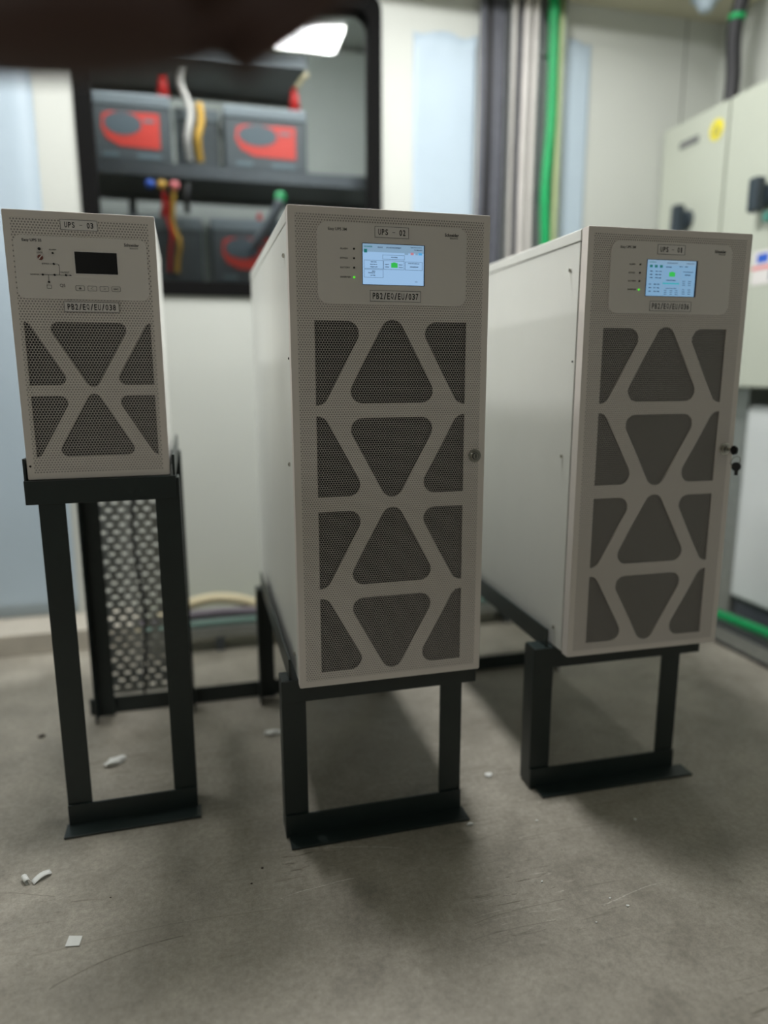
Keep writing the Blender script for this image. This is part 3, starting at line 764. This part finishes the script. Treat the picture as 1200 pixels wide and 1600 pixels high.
battery('plain-sided charcoal battery on the lower shelf behind the wires', -.225, 1.290, .275, .235, emblem=False)
battery('narrow plain charcoal battery set back between the two upper ones', -.030, 1.711, .165, .225, 3.03, False)
def capd(label, x, y, z, r, h, mat='red'):
    bm = B(); add_cyl(bm, (0, 0, h/2), (0, 0, 1), r, h, 16, r*.45); o = obj('terminal_cap', bm, mat, None, True, (x, y, z)); tag(o, label, 'cap')
capd('red terminal cap on the upper left battery', -.065, 2.985, 1.947, .026, .085)
capd('red terminal cap on the upper right battery', .425, 2.985, 1.937, .024, .085)
capd('red terminal cap on the lower shelf, leftmost', -.075, 2.985, 1.526, .028, .085)
capd('small red terminal cap on the right lower battery', .275, 2.985, 1.531, .014, .03)
for nm, x, m in (('blue', -.128, 'blue'), ('amber', -.088, 'yellow'), ('pink', -.042, 'pink')):
    bm = B(); add_sphere(bm, (x, 2.928, 1.630), .018, (1, .6, .9)); tag(obj('wire_tag', bm, m, None, True), nm + ' wire tag hanging under the upper battery shelf', 'tag')
bm = B(); add_sphere(bm, (.352, 2.925, 1.610), .024, (1, .6, .9)); tag(obj('wire_tag', bm, 'green', None, True), 'green wire tag hanging under the upper battery shelf', 'tag')
def wire(label, pts, mat, r=.008): tag(tube('battery_wire', pts, r, mat), label, 'wire')
wire('pale battery wire hanging between the two upper batteries, left one', [(.02, 2.97, 1.73), (.015, 2.95, 1.80), (.03, 2.96, 1.90), (.0, 2.97, 2.0), (.01, 2.98, 2.066)], 'conduit', .013)
wire('amber battery wire hanging between the two upper batteries, right one', [(.058, 2.97, 1.73), (.052, 2.95, 1.80), (.068, 2.955, 1.87), (.062, 2.96, 1.93)], 'yellow', .013)
wire('pale battery wire sloping up from the upper right battery cap', [(.43, 2.975, 2.02), (.46, 2.97, 2.06), (.475, 2.98, 2.072)], 'beige_cable', .010)
wire('amber battery wire hanging in front of the lower batteries', [(-.05, 2.945, 1.32), (-.045, 2.945, 1.37), (-.035, 2.94, 1.43), (-.055, 2.945, 1.50), (-.045, 2.95, 1.62)], 'yellow', .009)
wire('red battery wire hanging in front of the lower batteries', [(-.078, 2.945, 1.32), (-.070, 2.94, 1.40), (-.062, 2.938, 1.46), (-.082, 2.945, 1.54), (-.085, 2.95, 1.62)], 'red', .006)
wire('black battery lead between the lower batteries', [(.0, 2.95, 1.54), (.0, 2.94, 1.60), (.012, 2.95, 1.645)], 'black_cable', .011)
wire('thick dark lead running diagonally up to the green tag', [(.24, 2.92, 1.42), (.30, 2.905, 1.50), (.35, 2.90, 1.59)], 'shelf', .020)

# ------------------------------------------------------------------ distribution panels on the right wall
def dist_panel(label, y0, y1, z0, z1, xf=1.86, handle=None, plate_at=None, extra=None):
    c = thing('distribution_panel', label, 'electrical panel', (xf, y0, z0), 0)
    L = y1-y0; H = z1-z0; D = RU-xf
    box('enclosure', .018, D-.001, .001, L-.001, 0, H, 'dist', c, .004)
    d = box('door', 0, .017, .004, L-.004, .004, H-.004, 'dist', c, .004)
    if plate_at:
        y, z = plate_at; p = box('name_plate', -.002, 0, y-.055, y+.055, z-.013, z+.013, 'plate', d)
    if handle:
        y, z = handle
        bm = B(); add_cyl(bm, (-.012, y, z), (-1, 0, 0), .040, .024, 28, .036); h = obj('handle_base', bm, 'knob', d)
        bm = B(); add_box(bm, -.062, -.024, y-.022, y+.022, z-.055, z+.055, 0, .009)
        obj('handle_grip', bm, 'knob', h)
    return c, d
c, d = dist_panel('pale grey-green wall panel with yellow round sticker, nearer the corner', 2.302, 2.672, .885, 1.885, handle=(.185, .628), plate_at=(.205, .912))
bm = B(); add_cyl(bm, (-.001, .056, .912), (-1, 0, 0), .036, .002, 32); st = obj('warning_sticker', bm, 'warn', d)
pl = [(.056+.022*math.cos(a), .908+.022*math.sin(a)) for a in (PI/2, PI/2+2*PI/3, PI/2+4*PI/3)]
pi_ = [(.056+.014*math.cos(a), .908+.014*math.sin(a)) for a in (PI/2, PI/2+2*PI/3, PI/2+4*PI/3)]
o = plate('warning_triangle', pl, [pi_], 0, .001, 'plate', st)
for v in o.data.vertices: v.co = Vector((-.0022-v.co.y, v.co.x, v.co.z))
c, d = dist_panel('pale grey-green wall panel cut off by the right edge of the photo', 1.50, 2.298, .885, 1.885, handle=(.585, .628), plate_at=(.55, .912))
bm = B(); add_box(bm, -.03, -.001, .54, .565, .54, .57, 0, .003); obj('padlock_tab', bm, 'teal', d)
bm = B()
add_box(bm, -.002, 0, .38, .62, .345, .455, 0); add_box(bm, -.003, -.0015, .38, .62, .395, .405, 1); add_box(bm, -.003, -.0015, .55, .60, .415, .445, 2); add_box(bm, -.003, -.0015, .40, .54, .355, .385, 3)
obj('rating_label', bm, ['sticker', 'pink', 'blue', 'grey_print'], d)
# white floor cabinet below, metal upright, black cables
cb = thing('white_cabinet', 'white floor cabinet under the wall panels at the right edge', 'cabinet', (1.93, 1.2, 0))
box('plinth', .02, RU-1.93-.002, .01, .95, 0, .10, 'shelf', cb)
box('body', .012, RU-1.93-.002, 0, .96, .10, .82, 'white_cab', cb, .005); box('door', 0, .011, .005, .955, .11, .81, 'white_cab', cb, .004)
bm = B(); add_box(bm, 0, .12, 0, .004, 0, .88); add_box(bm, 0, .004, 0, .075, 0, .88); add_box(bm, 0, .12, .071, .075, 0, .88)
tag(obj('metal_upright', bm, 'galv', None, False, (1.96, 2.185, 0)), 'galvanised upright channel beside the white floor cabinet', 'channel')
for i, (y, r) in enumerate(((2.30, .022), (2.35, .022), (2.395, .018))):
    tag(tube('cable', [(2.02, y, .01), (2.0, y, .15), (2.0, y+.004, .5), (2.01, y, .884)], r, 'black_cable'), 'black cable rising from the floor into the wall panel', 'cable', 'black cables below the wall panels')
tag(tube('cable', [(1.955, 2.42, 1.886), (1.96, 2.42, 2.0), (1.945, 2.415, 2.15), (1.95, 2.385, 2.3), (1.95, 2.38, CZ)], .026, 'black_cable'), 'thick black cable from the ceiling into the top of the wall panel', 'cable')
bm = B(); add_cyl(bm, (1.946, 2.408, 2.19), (0, -.12, 1), .029, .018, 20); tag(obj('tape_band', bm, 'green', None, True), 'green tape band round the thick black cable', 'tape')
sd = thing('smoke_detector', 'pale blue-grey fitting on the ceiling left of the black cable', 'detector', (1.87, 2.485, SZ))
bm = B(); add_cyl(bm, (0, 0, -.012), (0, 0, -1), .055, .024, 28); obj('mount', bm, 'film', sd)
bm = B(); add_cyl(bm, (0, 0, -.045), (0, 0, -1), .045, .04, 28, .022); obj('cover', bm, 'film', sd)
tr = thing('floor_cable_tray', 'grey steel cable tray on the floor along the right wall', 'cable tray', (1.735, .6, 0))
bm = B(); add_box(bm, 0, .15, 0, 1.62, .012, .014); add_box(bm, 0, .002, 0, 1.62, .012, .062); add_box(bm, .148, .15, 0, 1.62, .012, .062)
obj('tray_base', bm, 'galv', tr)
bm = B(); add_box(bm, .0, .012, 0, 1.62, 0, .012); add_box(bm, .138, .15, 0, 1.62, 0, .012); obj('runner', bm, 'black_cable', tr)
tag(tube('cable', [(1.85, .65, .04), (1.845, 1.2, .045), (1.86, 1.7, .06), (1.85, 2.0, .055), (1.84, 2.3, .04)], .016, 'green'), 'bright green cable lying in the right floor tray', 'cable')
tag(tube('cable', [(1.79, .65, .035), (1.80, 1.3, .035), (1.785, 1.8, .04), (1.795, 2.2, .035)], .014, 'black_cable'), 'black cable lying in the right floor tray', 'cable')

# ------------------------------------------------------------------ litter on the floor
def sheet(name, label, pts, mat, z=.001, th=.0004, cat='paper scrap'):
    bm = B(); a = [bm.verts.new((x, y, z+dz)) for x, y, dz in pts]; b = [bm.verts.new((x, y, z+dz+th)) for x, y, dz in pts]
    n = len(pts); bm.faces.new(a); bm.faces.new(b)
    for i in range(n): bm.faces.new((a[i], a[(i+1) % n], b[(i+1) % n], b[i]))
    return tag(obj(name, bm, mat), label, cat)
sheet('paper_square', 'small white paper square lying flat on the front floor', [(-.258, 1.138, 0), (-.236, 1.132, 0), (-.238, 1.110, .001), (-.261, 1.115, 0)], 'paper')
tp = thing('torn_label', 'curled white strip of torn label paper on the left floor', 'paper scrap', (-.345, 1.30, 0), 0)
bm = B(); n = 8; rows = []
for i in range(n+1):
    s = i/n; x = -.002+.028*s; y = -.008+.022*s; z = .0015+.006*math.sin(PI*s*.9)
    rows.append([bm.verts.new((x+.0045, y-.0065, z)), bm.verts.new((x-.002, y+.0035, z+.002)), bm.verts.new((x-.002, y+.0035, z+.0026)), bm.verts.new((x+.0045, y-.0065, z+.0006))])
for a, b in zip(rows, rows[1:]):
    for k in range(4): bm.faces.new((a[k], a[(k+1) % 4], b[(k+1) % 4], b[k]))
bm.faces.new(rows[0]); bm.faces.new(rows[-1]); obj('paper_strip', bm, 'paper', tp, True)
bm = B(); rows = []
for i in range(9):
    a = 5.0*i/8; rr = .0052
    p = Vector((-.014+rr*math.cos(a), -.001+.3*rr*math.cos(a), .0057+rr*math.sin(a)))
    rows.append([bm.verts.new(p+Vector((-.005, .009, 0))), bm.verts.new(p+Vector((.005, -.009, 0))), bm.verts.new((p+Vector((.005, -.009, 0)))*1.0+Vector((0, 0, .0007))), bm.verts.new(p+Vector((-.005, .009, .0007)))])
for a, b in zip(rows, rows[1:]):
    for k in range(4): bm.faces.new((a[k], a[(k+1) % 4], b[(k+1) % 4], b[k]))
bm.faces.new(rows[0]); bm.faces.new(rows[-1]); obj('paper_curl', bm, 'paper', tp, True)
def crumple(name, label, x, y, sx, sy, h, mat, seed, cat='paper scrap', rz=0.0):
    r = random.Random(seed); bm = B(); bmesh.ops.create_icosphere(bm, subdivisions=2, radius=1)
    for v in bm.verts:
        k = r.uniform(.62, 1.15); v.co = Vector((v.co.x*sx*k, v.co.y*sy*k, (v.co.z*k)*h))
    zm = min(v.co.z for v in bm.verts)
    for v in bm.verts: v.co.z -= zm
    o = obj(name, bm, mat, None, False, (x, y, .0003)); o.rotation_euler = (0, 0, rz); return tag(o, label, cat)
crumple('crumpled_paper', 'crumpled pale paper seen through the left stand', -.240, 1.690, .026, .013, .009, 'paper', 3, rz=.5)
crumple('crumpled_paper', 'small white paper bit between the middle and right stands', .623, 1.408, .010, .009, .003, 'paper', 4)
crumple('crumpled_paper', 'white paper shred left of the middle stand', .147, 1.737, .024, .011, .006, 'paper', 5)
crumple('crumpled_paper', 'tiny white bit at the right end of the middle stand foot', .512, 1.244, .008, .004, .003, 'paper', 6)
crumple('debris_crumb', 'dark crumb on the floor left of the left stand', -.443, 1.878, .011, .008, .004, 'dust', 7, 'debris')
for i, (x, y, s, m) in enumerate(((.075, 1.222, .0026, 'dust'), (.052, 1.185, .0025, 'dust'), (-.20, 1.215, .0016, 'dust'), (.655, 1.22, .003, 'paper'), (.58, 1.05, .0025, 'paper'), (.86, 1.17, .004, 'paper'), (.68, .98, .0022, 'paper'), (.70, .955, .003, 'paper'), (.625, .935, .002, 'paper'), (.505, 1.268, .005, 'dust'))):
    crumple('debris_crumb', ['dark speck in front of the left end of the middle stand foot', 'dark speck a little nearer the camera than the middle stand foot', 'tiny dark speck in front of the left stand foot',
        'pale speck on the floor just left of the right stand foot', 'pale speck on the lit strip of floor between the two stands', 'largest pale speck in front of the right stand foot', 'left of a trio of pale specks low on the right floor',
        'right of a trio of pale specks low on the right floor', 'tiny pale speck nearest the camera on the right floor', 'dark crumb on the right end of the middle stand foot'][i], x, y, s, s*.8, s*.5, m, 20+i, 'debris')

HAND_DZ = -.012
# ------------------------------------------------------------------ hand added at the top left in place of a fingertip over the lens
def cam_pt(X, Y, z):      # metres to the right of, and ahead of, the photographer
    return Vector((X*math.cos(YAW)+Y*math.sin(YAW), -X*math.sin(YAW)+Y*math.cos(YAW), z))
bm = B(); sk = bm.verts.layers.skin.verify()
hv = []
def sv(X, Y, z, r, rz=None):
    v = bm.verts.new(cam_pt(X, Y, z)); v[sk].radius = (r, rz if rz else r); hv.append(v); return v
def chain(prev, pts):
    for q in pts:
        v = sv(*q); bm.edges.new((prev, v)); prev = v
    return prev
root = sv(-.175, .45, 1.146, .041, .024)
w = chain(root, [(-.222, .45, 1.143, .036, .026), (-.28, .45, 1.152, .033, .030), (-.38, .45, 1.172, .040, .038), (-.52, .45, 1.18, .046, .044)])
kn = []
for i, (dx, dz, dy) in enumerate(((-.008, -.022, .0), (.006, -.006, -.004), (.006, .017, -.004), (.0, .040, 0))):
    kn.append(chain(root, [(-.108+dx, .45+dy, 1.156+dz, .0150)]))
# little, ring, middle, index finger: each bends at its knuckles
fin = [[(-.080, .444, 1.148, .0118), (-.055, .434, 1.162, .0106), (-.036, .424, 1.176, .0090)],
       [(-.068, .438, 1.170, .0120), (-.038, .424, 1.184, .0108), (-.016, .412, 1.200, .0092)],
       [(-.066, .438, 1.192, .0122), (-.034, .424, 1.214, .0110), (-.012, .412, 1.232, .0094)],
       [(-.072, .440, 1.216, .0120), (-.042, .426, 1.240, .0108), (-.022, .416, 1.258, .0092)]]
for k, f in zip(kn, fin): chain(k, f)
chain(root, [(-.190, .435, 1.188, .018), (-.166, .418, 1.216, .0145), (-.140, .408, 1.236, .0125), (-.120, .402, 1.248, .010)])
me = bpy.data.meshes.new('person'); bm.to_mesh(me); bm.free(); me.materials.append(M['skin'])
hand = link(bpy.data.objects.new('person', me)); hand.location = cam_pt(.032, 0, HAND_DZ)
for i, d_ in enumerate(me.skin_vertices[0].data): d_.use_root = (i == 0)
hand.modifiers.new('skin', 'SKIN').use_smooth_shade = True
sb = hand.modifiers.new('sub', 'SUBSURF'); sb.levels = 2; sb.render_levels = 2
tag(hand, 'whole hand of a person added in place of a fingertip over the lens, top left corner', 'person')
for X, Y, z in ((-.036, .414, 1.179), (-.015, .402, 1.203), (-.011, .402, 1.235), (-.021, .406, 1.261)):
    bm = B(); add_sphere(bm, cam_pt(X, Y, z), .0048, (1.1, .45, 1)); obj('fingernail', bm, 'nail', hand, True)
